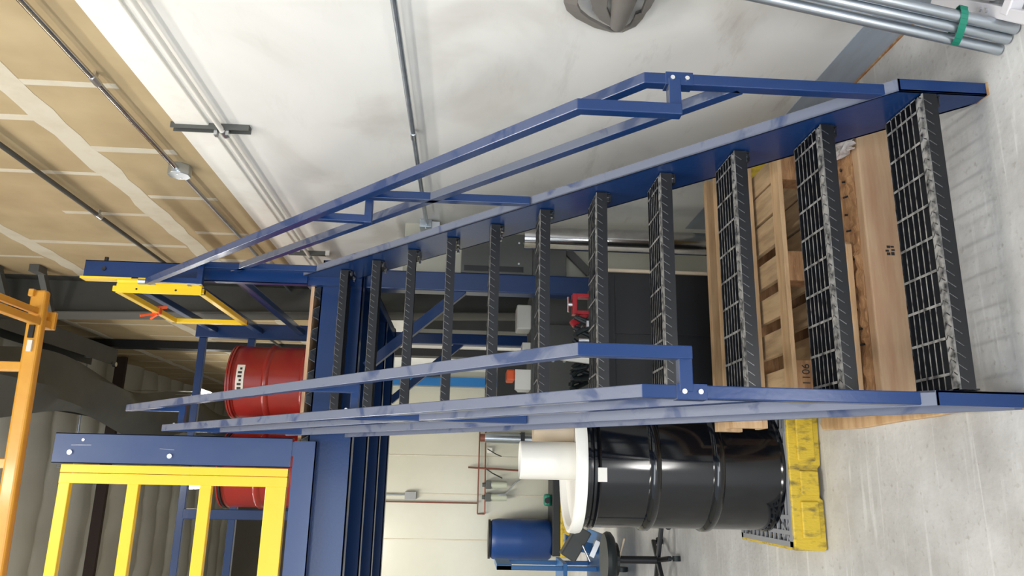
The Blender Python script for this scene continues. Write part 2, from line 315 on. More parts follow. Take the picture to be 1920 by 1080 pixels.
g = thing('roof_beam', (.22, 4, 6.0), 'short dark roof beam beside the wall with an open bolted end', 'beam')
MB().box(.21, .225, 1, 7.55, 6.02, 6.3).build('web', 'grey_steel', g)
MB().box(.12, .32, 1, 7.6, 6.3, 6.315).box(.12, .32, 1, 7.6, 6.0, 6.015).build('flange', 'grey_steel', g)
MB().cyl((.20, 7.3, 6.2), (.17, 7.3, 6.2), .05, 12).cyl((.12, 7.5, 5.99), (.12, 7.5, 5.95), .03, 8).build('bolt', 'zinc', g)
tag(MB().box(-6, WALL-.02, 9.0, 9.07, 6.52, 6.66).build('purlin', 'brown_steel'), 'brown steel purlin crossing under the white quilted insulation', 'beam')
wr_ = MB(); vs = []; ns = 120
for k in range(ns+1):
    yy = 2.4+k*.105
    for j, (dx, dz) in enumerate(((-.30, -.02), (-.16, -.09), (0, -.12), (.15, -.08), (.28, -.01))):
        vs.append((-.36+dx*(1+.35*math.sin(yy*1.7+j)), yy, 5.87+dz*(1+.5*math.sin(yy*2.3+j*1.1))))
wr_.add(vs, [(k*5+j, k*5+j+1, k*5+j+6, k*5+j+5) for k in range(ns) for j in range(4)])
tag(wr_.build('plastic_sheeting', 'grey_steel', smooth=True), 'black plastic sheeting bundled along the underside of the long roof beam', 'sheeting')
tag(MB().tube([(-8, 8.1, 6.6), (-1.6, 8.1, 6.55), (.3, 8.1, 6.6)], .012).build('support_wire', 'galv'), 'thin steel wire stretched across below the ceiling insulation', 'wire')
for i, (x, y, z) in enumerate(((-.06, 9.0, 5.35), (-1.33, 9.0, 5.35), (-4.5, 6.5, 6.0), (-4.5, 1.0, 6.0))):
    t = thing('strip_light', (x, y, z), ('small hanging strip light seen above the near red drum', 'small hanging strip light glowing behind the yellow rail panel', 'strip light over the far left of the platform', 'strip light nearest the camera over the left side')[i], 'light')
    L = .3 if i < 2 else 1.2
    MB().box(x-.06, x+.06, y-L, y+L, z+.01, z+.06).build('housing', 'white_paint', t); MB().box(x-.05, x+.05, y-L, y+L, z, z+.01).build('diffuser', 'lamp', t)
    MB().tube([(x, y-L*.8, z+.06), (x, y-L*.8, 6.84)], .004, 6).build('cable', 'zinc', t); MB().tube([(x, y+L*.8, z+.06), (x, y+L*.8, 6.84)], .004, 6).build('cable', 'zinc', t)

# ------------------------------------------------------------------ conduits on the wall
def conduit(z, y0, y1, r, x, label, couplings=(), m='galv'):
    g = thing('conduit', (x, (y0+y1)/2, z), label, 'conduit', None)
    MB().cyl((x, y0, z), (x, y1, z), r, 14).build('pipe', m, g, smooth=True)
    for c in couplings: MB().cyl((x, c-.03, z), (x, c+.03, z), r*1.25, 14).box(x, WALL, c-.012, c+.012, z-.006, z+.006).build('strap', 'zinc', g, smooth=False)
    return g
conduit(1.875, -1.5, 2.62, .0125, WALL-.03, 'grey conduit running level across the white wall above the handrail', (.1, 1.35, 2.2))
g = thing('junction_box', (WALL-.03, 2.67, 1.875), 'small galvanized junction box at the end of the white wall conduit', 'electrical box')
MB().box(WALL-.055, WALL, 2.62, 2.74, 1.84, 1.92).build('box', 'galv', g, bevel=.004); [MB().cyl((WALL-.058,yy,1.88),(WALL-.054,yy,1.88),.006,8).build('screw','zinc',g) for yy in (2.65, 2.71)]
[MB().box(WALL-.06, WALL-.01, yy, yy+.02, 1.79, 1.84).build('clamp', 'zinc', g) for yy in (2.64, 2.70)]
conduit(3.19, -1.5, 1.86, .0135, WALL-.035, 'shiny conduit on the bare drywall running to the octagonal box', (.95,), 'stainless')
conduit(3.19, 1.98, 8, .011, WALL-.035, 'thin conduit on the drywall continuing past the octagonal box', (3.2,))
g = thing('junction_box', (WALL-.04, 1.92, 3.19), 'octagonal grey junction box on the bare drywall', 'electrical box')
oc = [(1.92+.062*math.cos(math.pi/8+i*math.pi/4), 3.19+.062*math.sin(math.pi/8+i*math.pi/4)) for i in range(8)]
MB().prism(oc, 'x', WALL-.06, WALL).build('box', 'galv', g, bevel=.004); [MB().cyl((WALL-.063,yy,3.19),(WALL-.059,yy,3.19),.007,8).build('screw','zinc',g) for yy in (1.95, 1.89)]
conduit(3.985, -1.5, 10, .014, WALL-.04, 'dark conduit running high along the bare drywall', (.9, 2.7), 'grey_steel')
conduit(2.80, -1.5, 9, .013, WALL-.028, 'white painted pipe under the bare drywall edge', (1.42, 3.5), 'pvc')
g = thing('strut_channel', (WALL-.02, 1.4, 2.67), 'short upright grey strut channel screwed across the white painted pipe', 'bracket')
MB().box(WALL-.012, WALL, 1.38, 1.42, 2.67, 3.04).box(WALL-.03, WALL, 1.377, 1.383, 2.67, 3.04).box(WALL-.03, WALL, 1.417, 1.423, 2.67, 3.04).build('channel', 'grey_steel', g)
MB().box(WALL-.055, WALL-.03, 1.385, 1.415, 2.765, 2.78).box(WALL-.055, WALL-.03, 1.385, 1.415, 2.82, 2.835).build('clamp', 'zinc', g)
g = thing('strut_channel', (WALL-.02, 3.45, 2.67), 'short upright strut channel on the wall just behind the stair rails', 'bracket')
MB().box(WALL-.03, WALL, 3.43, 3.47, 2.67, 2.95).build('channel', 'grey_steel', g); MB().box(WALL-.035, WALL, 3.42, 3.48, 2.64, 2.67).build('end_cap', 'pvc', g)

# grey moulded hanger on the wall near the camera: a slanted dish with a cone in the middle
g = thing('hose_hanger', (WALL-.05, .2, 1.0), 'grey moulded plastic fixture with cut-outs on the white wall at the picture edge', 'hanger')
O = [(.13, 1.27), (.20, 1.288), (.259, 1.285), (.303, 1.269), (.347, 1.229), (.396, 1.155), (.418, 1.09), (.415, 1.045), (.375, 1.005), (.325, .99), (.27, .985)]
I = [(.14, 1.235), (.20, 1.243), (.235, 1.240), (.275, 1.222), (.313, 1.185), (.352, 1.13), (.378, 1.085), (.372, 1.055), (.34, 1.035), (.31, 1.03), (.27, 1.03)]
hb = MB()
for i in range(len(O)-1):
    a, b, c, d = O[i], O[i+1], I[i+1], I[i]; x0, x1, x2 = WALL-.055, WALL-.030, WALL-.040
    hb.add([(x1,*a),(x1,*b),(x0,*c),(x0,*d),(WALL-.02,*a),(WALL-.02,*b),(x2,*c),(x2,*d)], [(0,1,2,3),(7,6,5,4),(0,4,5,1),(2,6,7,3)])
hb.build('rim', 'hanger_grey', g, bevel=.002)
MB().prism([(.13, 1.20), (.21, 1.20), (.262, 1.185), (.315, 1.15), (.362, 1.09), (.35, 1.07), (.305, 1.11), (.25, 1.135), (.13, 1.145)], 'x', WALL-.052, WALL-.035).build('spoke', 'hanger_grey', g, bevel=.003)
MB().cyl((WALL-.03, .06, 1.09), (WALL-.045, .350, 1.078), .060, 28, .028).build('cone', 'hanger_grey', g, smooth=True)
MB().prism([(.10, 1.01), (.12, .975), (.235, .985), (.27, .995), (.27, 1.01)], 'x', WALL-.05, WALL-.03).build('tab', 'hanger_grey', g, bevel=.003)
MB().box(WALL-.035, WALL, .06, .16, 1.02, 1.2).build('back_plate', 'hanger_grey', g)

# ------------------------------------------------------------------ stairs
def nose(y): return RISE + SL*y
st = thing('metal_staircase', (-W/2, 1.2, 0), 'blue steel staircase with black grated treads rising to the platform', 'staircase')
def stringer(x, s):
    # web plane at x, flanges pointing to side s
    top = lambda y: nose(y)+.085
    bot = lambda y: SL*y-.052
    yt = 2.47; t = .007
    ya = 0.0; za = .285
    yk = .002
    prof = [(ya, .004), (.050, .004), ((.02+.052)/SL, .02), (yt, bot(yt)), (yt, top(yt)), (yk, za), (ya, za-.003)]
    mb = MB().prism(prof, 'x', x, x+s*t)
    w = .042
    mb.prism([(ya, .004), (ya+.009, .004), (ya+.009, za), (ya, za)], 'x', x, x+s*w)
    mb.prism([(ya, za-.008), (yk, za-.008), (yt, top(yt)-.011), (yt, top(yt)), (yk, za), (ya, za)], 'x', x, x+s*w)
    mb.prism([(.050, .004), ((.02+.052)/SL, .02), (yt, bot(yt)), (yt, bot(yt)+.011), (.06, .02)], 'x', x, x+s*w)
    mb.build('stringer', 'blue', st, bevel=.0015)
    MB().box(x-.0+min(0, s*w), x+max(0, s*w), ya-.006, ya+.055, 0, .004).build('base_plate', 'rust', st)
stringer(0.0, 1); stringer(-W, -1)
# treads
TX0, TX1 = -W+.004, -.004
def make_tread(k):
    y0, z = k*RUN, nose(k*RUN)
    D, NW = .202, .036
    nb = MB(); nb.prism([(y0, z-.046), (y0+.005, z-.046), (y0+.005, z-.005), (y0+NW, z-.005), (y0+NW, z), (y0+.003, z), (y0, z-.003)], 'x', TX0, TX1)
    x = TX0+.02; lg = MB()
    while x < TX1-.03:   # raised tread-plate lugs wrapping the nose
        lg.bar((x, y0-.0003, z-.026), (x+.015, y0-.0003, z-.004), .0016, .0022, up=(0,1,0))
        lg.bar((x+.020, y0+.004, z+.0003), (x+.030, y0+.018, z+.0003), .003, .0014)
        lg.bar((x+.034, y0+.022, z+.0003), (x+.022, y0+.033, z+.0003), .003, .0014)
        x += .034
    nos = nb.build('tread', 'tread', st); lg.build('tread_lugs', 'lug', nos, kind='stuff')
    gb = MB()
    for j in range(6):
        yy = y0+NW+.0275*(j+1); gb.box(TX0, TX1, yy-.0026, yy+.0026, z-.030, z-.0)
    gb.box(TX0, TX1, y0+D-.004, y0+D, z-.034, z)
    x = -.0503
    while x > TX0+.01:
        gb.box(x-.004, x+.004, y0+NW, y0+D-.002, z-.008, z+.0015); x -= .1016
    gb.box(TX1-.004, TX1, y0+.006, y0+D, z-.060, z-.0).box(TX0, TX0+.004, y0+.006, y0+D, z-.060, z-.0)
    gb.build('grating', 'tread', nos)
    for sx in (TX1, TX0):
        d = -1 if sx == TX1 else 1
        for yy in (y0+.030, y0+.165):
            MB().cyl((sx, yy, z-.056), (sx+d*.012, yy, z-.056), .010, 6).cyl((sx+d*.012, yy, z-.056), (sx+d*.028, yy, z-.056), .006, 8).build('bolt', 'zinc', nos)
    MB().box(TX1-.03, TX1+.0, y0+.02, y0+.05, z-.066, z-.060).build('mounting_tab', 'black_steel', nos)
for k in range(11): make_tread(k)
T = .037
def rails(x, s, off):
    # s: +1 the right side, -1 the left; x = centre of tube, every tube is bent in a plane of constant x
    yt = 2.36; yp = .048
    top = lambda y: nose(y)+off
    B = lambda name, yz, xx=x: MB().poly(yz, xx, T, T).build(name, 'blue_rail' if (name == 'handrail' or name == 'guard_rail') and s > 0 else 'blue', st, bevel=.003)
    B('post', [(yp, .30), (yp, .93)])
    B('guard_rail', [(yp, .93), (yp, top(yp)), (yt, top(yt))])
    B('middle_rail', [(yp+.01, nose(yp)+.50), (yt+.07, nose(yt+.07)+.515)])
    for yy in (1.11, yt): B('post', [(yy, nose(yy)+.07), (yy, top(yy)-.02)])
    sl = MB().box(x-T/2-.003, x+T/2+.003, yp-T/2-.003, yp+T/2+.003, .915, 1.0).build('sleeve', 'blue', st, bevel=.001)
    for zz in (.935, .98): MB().cyl((x, yp-T/2-.003, zz), (x, yp-T/2-.009, zz), .007, 10).build('screw', 'zinc', sl, smooth=True)
    hx = x - s*.107; yh = .035
    ht = lambda y: nose(y)+1.03
    B('handrail', [(yh, .955), (yh, ht(yh)-.01), (yt+.02, ht(yt+.02))], hx)
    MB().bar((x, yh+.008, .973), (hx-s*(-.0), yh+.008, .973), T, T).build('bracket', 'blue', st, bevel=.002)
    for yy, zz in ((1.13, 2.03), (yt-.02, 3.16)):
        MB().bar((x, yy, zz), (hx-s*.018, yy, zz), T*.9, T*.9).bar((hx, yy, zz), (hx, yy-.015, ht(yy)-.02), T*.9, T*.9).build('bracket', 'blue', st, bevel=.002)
        MB().cyl((x-s*.02, yy-.02, zz+.03), (x-s*.02, yy-.03, zz+.03), .007, 8).build('screw', 'zinc', st)
rails(.020, 1, .80); rails(-W-.020, -1, .83)

# ------------------------------------------------------------------ mezzanine
mz = thing('mezzanine_platform', (-1.5, 3.6, 0), 'blue steel mezzanine platform with a wood-edged deck on columns', 'platform')
XL, XR, YF, YB = -4.2, .12, 2.5, 4.65
MB().box(XL, XR-.09, YF+.01, YB, DECK-.02, DECK).build('deck_board', 'wood_pale', mz)
cp = MB(); prof = []; x = XL; up = True
pr = []
while x < XR-.1:
    pr += [(x, DECK-.06), (x+.045, DECK-.06), (x+.065, DECK-.022), (x+.11, DECK-.022)]; x += .13
for i in range(len(pr)-1):
    (a, b), (c, d) = pr[i], pr[i+1]
    cp.add([(a, YF+.02, b), (c, YF+.02, d), (c, YB, d), (a, YB, b), (a, YF+.02, b+.0015), (c, YF+.02, d+.0015), (c, YB, d+.0015), (a, YB, b+.0015)], [(0,1,2,3),(7,6,5,4),(0,4,5,1),(1,5,6,2),(2,6,7,3),(3,7,4,0)])
cp.build('corrugated_deck', 'galv', mz)
def chan_x(y, z0, z1, x0=XL, x1=XR, s=-1):
    w = .075
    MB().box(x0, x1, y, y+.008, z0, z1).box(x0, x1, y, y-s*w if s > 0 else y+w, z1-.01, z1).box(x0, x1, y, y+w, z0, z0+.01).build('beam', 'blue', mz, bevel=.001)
for yy in (2.5, 3.2, 3.9, 4.6): chan_x(yy, 2.234, 2.488, x1=XR if yy == 4.6 or yy == 2.5 else .03)
MB().box(.10, .108, YF, YB+.02, 2.234, 2.488).box(.04, .108, YF, YB, 2.234, 2.244).box(.04, .108, YF, YB, 2.478, 2.488).build('beam', 'blue', mz)
def column(x0, x1, y0, y1, z1):
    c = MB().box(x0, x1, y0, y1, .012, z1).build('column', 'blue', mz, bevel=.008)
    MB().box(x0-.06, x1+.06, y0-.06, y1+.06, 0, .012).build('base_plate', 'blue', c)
    MB().cyl((x0+.06, y0-.001, 1.42), (x0+.06, y0-.006, 1.42), .012, 12).build('plug', 'black_plastic', c)
column(-.027, .096, 2.585, 2.70, 2.234); column(.0, .1, 4.66, 4.76, 2.5); column(-4.1, -4.0, 2.56, 2.66, 2.234); column(-4.1, -4.0, 4.66, 4.76, 2.5)
MB().bar((-.01, 2.63, 1.62), (-.52, 2.63, 2.2), .06, .06, up=(0,1,0)).build('knee_brace', 'blue', mz, bevel=.003)
MB().bar((.04, 4.70, 1.62), (-.52, 4.70, 2.25), .06, .06, up=(0,1,0)).build('knee_brace', 'blue', mz, bevel=.003)
# toe plate left of the stairs
MB().box(XL, -.985, 2.44, 2.446, 2.425, 2.551).box(XL, -.985, 2.44, 2.5, 2.425, 2.431).build('toe_plate', 'blue_dusty', mz)
# wall-side guard rails, back post and rear guard rails
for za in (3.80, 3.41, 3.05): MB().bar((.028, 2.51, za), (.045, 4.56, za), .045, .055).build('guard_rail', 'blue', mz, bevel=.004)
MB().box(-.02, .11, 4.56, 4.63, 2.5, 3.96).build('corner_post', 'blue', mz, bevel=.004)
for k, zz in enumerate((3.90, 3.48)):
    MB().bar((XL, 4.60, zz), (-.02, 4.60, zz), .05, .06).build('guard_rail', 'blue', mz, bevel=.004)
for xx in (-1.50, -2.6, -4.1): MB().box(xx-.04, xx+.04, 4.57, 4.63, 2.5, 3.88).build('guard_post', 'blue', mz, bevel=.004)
# tall posts on each side of the stair opening
def gatepost(x0, x1, m):
    p = MB().box(x0, x1, 2.448, 2.455, 2.565, 3.885).box(x0, x0+.006, 2.448, 2.50, 2.565, 3.885).box(x1-.006, x1, 2.448, 2.50, 2.565, 3.885).build('gate_post', m, mz, bevel=.001)
    return p
p = gatepost(-.052, .052, 'blue')
MB().cyl((.0, 2.447, 3.77), (.0, 2.44, 3.77), .013, 10).build('bolt', 'black_steel', p); MB().cyl((.05,2.46,3.77),(.075,2.46,3.77),.012,8).build('bolt', 'black_steel', p)
MB().box(-.052, .05, 2.46, 2.5, 2.24, 2.57).build('gate_post', 'blue', mz)
p = gatepost(-1.135, -.968, 'blue_dusty')
[MB().cyl((xx, 2.447, zz), (xx, 2.438, zz), .014, 12).build('bolt', 'zinc', p) for xx, zz in ((-1.075, 3.79), (-1.085, 3.24))]
MB().cyl((-1.005, 2.447, 3.73), (-1.005, 2.446, 3.73), .008, 10).bar((-1.035, 2.4475, 3.79), (-1.033, 2.4475, 3.68), .001, .004, up=(0,1,0)).bar((-1.045, 2.4475, 3.30), (-1.05, 2.4475, 3.22), .001, .010, up=(0,1,0)).build('scuff', 'zinc', p)
MB().box(-1.07, -.99, 2.452, 2.50, 2.49, 2.57).build('mounting_tab', 'blue_dusty', mz)

# yellow panel left of the stair opening
g = thing('safety_gate', (-1.7, 2.47, 2.56), 'bright yellow barred gate filling the platform edge left of the stairs', 'gate')
for zz, hh in ((3.80, .06), (3.425, .062), (3.025, .065), (2.635, .115)):
    MB().box(-3.6, -1.20, 2.455, 2.495, zz-hh/2, zz+hh/2).build('cross_bar', 'yellow', g, bevel=.004)
MB().box(-1.243, -1.187, 2.452, 2.50, 2.575, 3.83).box(-1.185, -1.140, 2.450, 2.50, 2.575, 3.83).build('upright', 'yellow', g, bevel=.003)
MB().box(-3.65, -3.59, 2.45, 2.5, 2.57, 3.83).build('upright', 'yellow', g, bevel=.003)
MB().box(-1.16, -1.145, 2.46, 2.5, 3.835, 3.86).build('hinge_pin', 'black_steel', g)

# yellow swing gate opened away from the camera at the right post
g = thing('swing_gate', (-.10, 2.48, 3.19), 'small yellow swing gate standing open at the top right of the stairs', 'gate')
MB().box(-.140, -.078, 2.462, 2.468, 3.19, 3.69).box(-.084, -.078, 2.462, 2.50, 3.19, 3.69).build('face_plate', 'yellow', g, bevel=.001)
MB().box(-.122, -.088, 2.51, 3.46, 3.69, 3.73).box(-.122, -.088, 2.51, 3.46, 3.19, 3.23).box(-.122, -.088, 3.43, 3.465, 3.19, 3.73).box(-.122, -.088, 2.50, 2.54, 3.19, 3.73).build('frame', 'yellow', g, bevel=.004)
MB().cyl((-.068, 2.455, 3.2), (-.068, 2.455, 3.68), .017, 14).build('hinge_tube', 'yellow', g, smooth=True)
MB().box(-.062, -.050, 2.44, 2.52, 3.60, 3.90).prism([(-.05, 3.45), (-.05, 3.56), (-.075, 3.56)], 'y', 2.44, 2.47).build('hinge_bracket', 'yellow', g)
[MB().cyl((-.115, 2.462, zz), (-.115, 2.459, zz), .006, 8).build('rivet', 'black_steel', g) for zz in (3.57, 3.34)]
MB().cyl((-.068, 2.455, 3.25), (-.068, 2.455, 3.27), .021, 10).cyl((-.068, 2.455, 3.46), (-.068, 2.455, 3.56), .020, 10).build('collar', 'galv', g)
g = thing('tape_tie', (-.105, 3.2, 3.70), 'orange tape knotted round the top bar of the open yellow swing gate', 'tie')
MB().box(-.127, -.083, 3.10, 3.15, 3.684, 3.736).build('wrap', 'orange_tie', g, bevel=.006)
MB().bar((-.125, 3.12, 3.70), (-.15, 3.16, 3.76), .02, .012).bar((-.085, 3.12, 3.72), (-.07, 3.16, 3.66), .018, .01).bar((-.125, 3.13, 3.72), (-.155, 3.06, 3.79), .015, .01).build('tape_end', 'orange_tie', g)

# amber lifting gate frame overhead at the left
g = thing('overhead_gate_frame', (-1.2, 3.0, 2.56), 'amber painted tubular lift gate frame hanging high at the left of the platform', 'gate')
MB().bar((-.02, 3.0, 4.425), (-3.3, 3.0, 4.345), .07, .10).build('cross_tube', 'orange', g, bevel=.02, seg=3)
MB().box(-.07, -.02, 2.94, 3.06, 4.44, 4.475).build('end_cap', 'orange', g, bevel=.006)
MB().bar((-.235, 3.12, 4.40), (-.235, 1.0, 4.40), .05, .05).bar((-.165, 3.12, 4.42), (-.165, 1.0, 4.42), .04, .04).build('side_channel', 'orange', g, bevel=.006)
MB().box(-.262, -.142, 3.10, 3.13, 4.36, 4.45).build('end_plate', 'orange', g, bevel=.004)
for xx in (-.53, -1.14): MB().box(xx-.03, xx+.03, 2.97, 3.03, 4.42, 5.3).build('upright', 'orange', g, bevel=.006)
MB().box(-3.3, -.5, 2.97, 3.03, 5.24, 5.30).build('cross_bar', 'orange', g, bevel=.006)
for xx in (-3.3,): MB().box(xx-.04, xx+.04, 2.96, 3.04, DECK, 5.3).build('upright', 'orange', g, bevel=.006)
MB().box(-.435, -.36, 2.948, 2.964, 4.395, 4.425).build('warning_label', 'label', g)
MB().box(-.345, -.26, 2.948, 2.964, 4.40, 4.432).build('nameplate', 'black_plastic', g)

# ------------------------------------------------------------------ drums
def drum_prof(r=.288, h=.88):
    p = [(.0, .012), (r-.02, .012), (r-.016, 0), (r+.004, 0), (r+.004, .014), (r-.002, .02)]
    for zc_ in (.30, .585):
        z0 = zc_*h/.88
        p += [(r-.002, z0-.03), (r+.009, z0-.018), (r+.011, z0), (r+.009, z0+.012), (r-.002, z0+.024)]
    p += [(r-.002, h-.06), (r+.006, h-.052), (r-.003, h-.043), (r-.002, h-.014), (r+.005, h-.012), (r+.005, h), (r-.014, h), (r-.018, h-.012), (0, h-.012)]
    return p
SPX, SPY = -1.095, 1.615
SPZ = .152
g = thing('steel_drum', (SPX, SPY, SPZ), 'glossy black steel drum standing on the yellow spill pallet beside the stairs', 'drum')
MB().lathe(drum_prof(), (SPX, SPY, SPZ), 72).build('body', 'black', g, smooth=True)
MB().lathe([(.287, .838), (.297, .842), (.297, .852), (.287, .856)], (SPX, SPY, SPZ), 72).build('locking_ring', 'black', g, smooth=True)
bt = MB()
a0 = math.radians(-100); px_, py_ = SPX+.297*math.cos(a0), SPY+.297*math.sin(a0)
bt.box(px_-.03, px_+.03, py_-.006, py_+.004, SPZ+.80, SPZ+.84); bt.build('sticker', 'label', g)
g = thing('drum_lid', (SPX, SPY, 1.034), 'white dished plastic lid lying on top of the black drum', 'lid')
tl = Matrix.Rotation(math.radians(2), 4, 'X') @ Matrix.Rotation(math.radians(-2.0), 4, 'Y')
MB().lathe([(0, -.002), (.29, -.002), (.312, .0), (.316, .02), (.312, .048), (.300, .052), (.285, .046), (.275, .02), (.25, .012), (0, .012)], (SPX, SPY, 1.036), 72).build('dish', 'white_plastic', g, smooth=True)
tag(MB().lathe([(.0, 0), (.084, 0), (.087, .01), (.087, .262), (.083, .266), (.080, .262), (.080, .02), (0, .02)], (-1.085, 1.58, 1.050), 40).build('plastic_pipe', 'pvc', smooth=True), 'short fat white plastic pipe standing on the drum lid', 'pipe')
tag(MB().lathe([(.0, 0), (.11, 0), (.11, .05), (.06, .19), (.0, .19)], (-.935, 1.745, 1.050), 28).build('cardboard_cone', 'cream', smooth=True), 'tan cone standing on the drum lid behind the white pipe', 'cone')

g = thing('spill_pallet', (SPX, SPY, 0), 'scuffed yellow spill pallet with a grey grate under the black drum', 'spill pallet')
X0, X1, Y0, Y1 = -1.445, -.80, 1.30, 1.93
b = MB()
b.prism([(X0, .012), (X0+.01, .004), (-1.235, .004), (-1.225, .018), (-1.10, .018), (-1.085, .004), (X1, 0), (X1, .148), (X0, .148)], 'y', Y0, Y0+.03)
b.box(X0, X0+.03, Y0+.03, Y1-.03, .003, .148).box(X1-.03, X1, Y0+.03, Y1-.03, 0, .148).box(X0, X1, Y1-.03, Y1, 0, .148).box(X0+.02, X1-.02, Y0+.02, Y1-.02, .02, .04)
b.box(X0+.05, -1.24, Y0-.012, Y0+.01, .03, .11).box(-1.215, -1.11, Y0-.010, Y0+.01, .022, .105).box(-1.07, X1-.02, Y0-.012, Y0+.01, .03, .11)
b.build('tray', 'dirty_yellow', g, bevel=.007, seg=3)
gr = MB(); zt = .152
gr.box(X0+.012, X1-.012, Y0+.012, Y0+.035, .12, zt).box(X0+.012, X1-.012, Y1-.035, Y1-.012, .12, zt).box(X0+.012, X0+.035, Y0+.012, Y1-.012, .12, zt).box(X1-.035, X1-.012, Y0+.012, Y1-.012, .12, zt)
for k in range(11): yy = Y0+.058+k*.050; gr.box(X0+.03, X1-.03, yy, yy+.012, .140, zt-.001)
for xx in (-1.375, -1.31, -1.155, -1.0, -.935): gr.box(xx-.009, xx+.009, Y0+.02, Y1-.02, .138, zt-.0005)
for (xa, ya, xb, yb) in ((-1.41, 1.33, -1.33, 1.42), (-1.33, 1.33, -1.41, 1.42), (-1.41, 1.80, -1.33, 1.9)): gr.bar((xa, ya, .144), (xb, yb, .144), .010, .014)
gr.build('grate', 'grate_grey', g)
MB().box(X0+.04, X1-.04, Y0+.04, Y1-.04, .04, .05).build('sump_liner', 'black_plastic', g)

for i, (x, y, l) in enumerate(((-.455, 4.12, 'red steel drum on the platform nearest the wall, with a white label'), (-1.135, 4.15, 'red steel drum on the platform half hidden behind the stair rails'))):
    g = thing('steel_drum', (x, y, DECK), l, 'drum', 'red drums on the platform')
    MB().lathe(drum_prof(), (x, y, DECK), 64).build('body', 'red', g, smooth=True)
    MB().lathe([(.287, .842), (.299, .846), (.299, .858), (.287, .862)], (x, y, DECK), 64).build('locking_ring', 'black_plastic' if i else 'red', g, smooth=True)
    if i == 0:
        lb = MB()
        for j in range(8):
            t0, t1 = math.radians(-118+j*6), math.radians(-118+(j+1)*6); r = .2915
            lb.add([(x+r*math.cos(t0), y+r*math.sin(t0), DECK+.74), (x+r*math.cos(t1), y+r*math.sin(t1), DECK+.74), (x+r*math.cos(t1), y+r*math.sin(t1), DECK+.80), (x+r*math.cos(t0), y+r*math.sin(t0), DECK+.80),
                    (x+.286*math.cos(t0), y+.286*math.sin(t0), DECK+.74), (x+.286*math.cos(t1), y+.286*math.sin(t1), DECK+.74), (x+.286*math.cos(t1), y+.286*math.sin(t1), DECK+.80), (x+.286*math.cos(t0), y+.286*math.sin(t0), DECK+.80)], [(0,1,2,3),(0,4,5,1),(3,2,6,7),(4,7,6,5)])
        lo = lb.build('label', 'label', g)
        ik = MB()
        for j in range(7):
            t0, t1 = math.radians(-114+j*6), math.radians(-110.5+j*6); r = .2925
            ik.add([(x+r*math.cos(t0), y+r*math.sin(t0), DECK+.757), (x+r*math.cos(t1), y+r*math.sin(t1), DECK+.757), (x+r*math.cos(t1), y+r*math.sin(t1), DECK+(.787 if j % 3 else .775)), (x+r*math.cos(t0), y+r*math.sin(t0), DECK+(.787 if j % 3 else .775))], [(0,1,2,3)])
        ik.build('print', 'ink', lo)

# ------------------------------------------------------------------ timber and pallets under the stairs
g = thing('timber_block', (-.40, .61, 0), 'heavy timber skid with a smooth front face lying right under the lowest treads', 'timber')
MB().box(-.865, .14, .50, .545, 0, .148).build('front_board', 'wood_pale', g, bevel=.006)
tb = MB(); n = 44; vs = []
for i in range(n+1):
    for j in range(6):
        x = -.86+.98*i/n; y = .545+.035*j; vs.append((x, y, .150+random.uniform(-.007, .007)))
o = len(vs); vs2 = [(x, y, 0) for x, y, z in vs]
tb.add(vs+vs2, [(i*6+j, i*6+j+1, (i+1)*6+j+1, (i+1)*6+j) for i in range(n) for j in range(5)] + [(o+i*6+j, o+(i+1)*6+j, o+(i+1)*6+j+1, o+i*6+j+1) for i in range(n) for j in range(5)]
       + [(i*6+5, (i+1)*6+5, o+(i+1)*6+5, o+i*6+5) for i in range(n)] + [(i*6, o+i*6, o+(i+1)*6, (i+1)*6) for i in range(n)] + [tuple(range(6))+tuple(range(o+5, o-1, -1)), tuple(range(n*6, n*6+6))+tuple(range(o+n*6+5, o+n*6-1, -1))])
tb.build('rough_beam', 'wood_rough', g)
nl = MB()
for i in range(14):
    xx = -.8+i*.063+random.uniform(-.01, .01); nl.cyl((xx, .60+random.uniform(-.02, .03), .15), (xx, .61, .160), .004, 6)
nl.build('nail_head', 'black_steel', g)
mk = MB()
for (a, b_, w_) in ((-.365, .066, .010), (-.352, .070, .007), (-.338, .064, .009), (-.365, .050, .012), (-.348, .048, .006), (-.336, .050, .006)): mk.box(a, a+w_, .4985, .5, b_, b_+.012)
mk.build('stamp', 'ink', g)
# bandaging strips of splintered wood on top
tag(MB().prism([(-.86, .60), (-.30, .585), (-.285, .60), (-.30, .612), (-.33, .618), (-.86, .645)], 'z', .158, .182).build('wood_strip', 'wood', bevel=.003), 'narrow splintered wood strip lying on top of the timber skid', 'wood strip')
tag(MB().prism([(-.89, .22), (-.925, .20), (-.938, .30), (-.945, .42), (-.945, .62), (-.952, .9), (-.94, 1.22), (-.91, 1.24), (-.875, 1.2)], 'z', 0, .022).build('wood_strip', 'wood', bevel=.004), 'long splintered board lying on the floor outside the left stair stringer', 'wood strip')
wp = MB(); vs = []
nu, nv = 14, 8
for i in range(nu+1):
    for j in range(nv+1):
        vs.append((.05+.11*i/nu+random.uniform(-.006, .006), .497+.25*j/nv+random.uniform(-.004, .004), .158+.02*math.sin(i*1.9)*math.cos(j*1.3)+random.uniform(0, .014) - (.10*max(0, (i-9)/5.))))
wp.add(vs, [(i*(nv+1)+j, i*(nv+1)+j+1, (i+1)*(nv+1)+j+1, (i+1)*(nv+1)+j) for i in range(nu) for j in range(nv)])
o = wp.build('stretch_film', 'film'); o.modifiers.new('s', 'SOLIDIFY').thickness = .002; tag(o, 'crumpled clear stretch film over the wall end of the timber skid', 'plastic film')

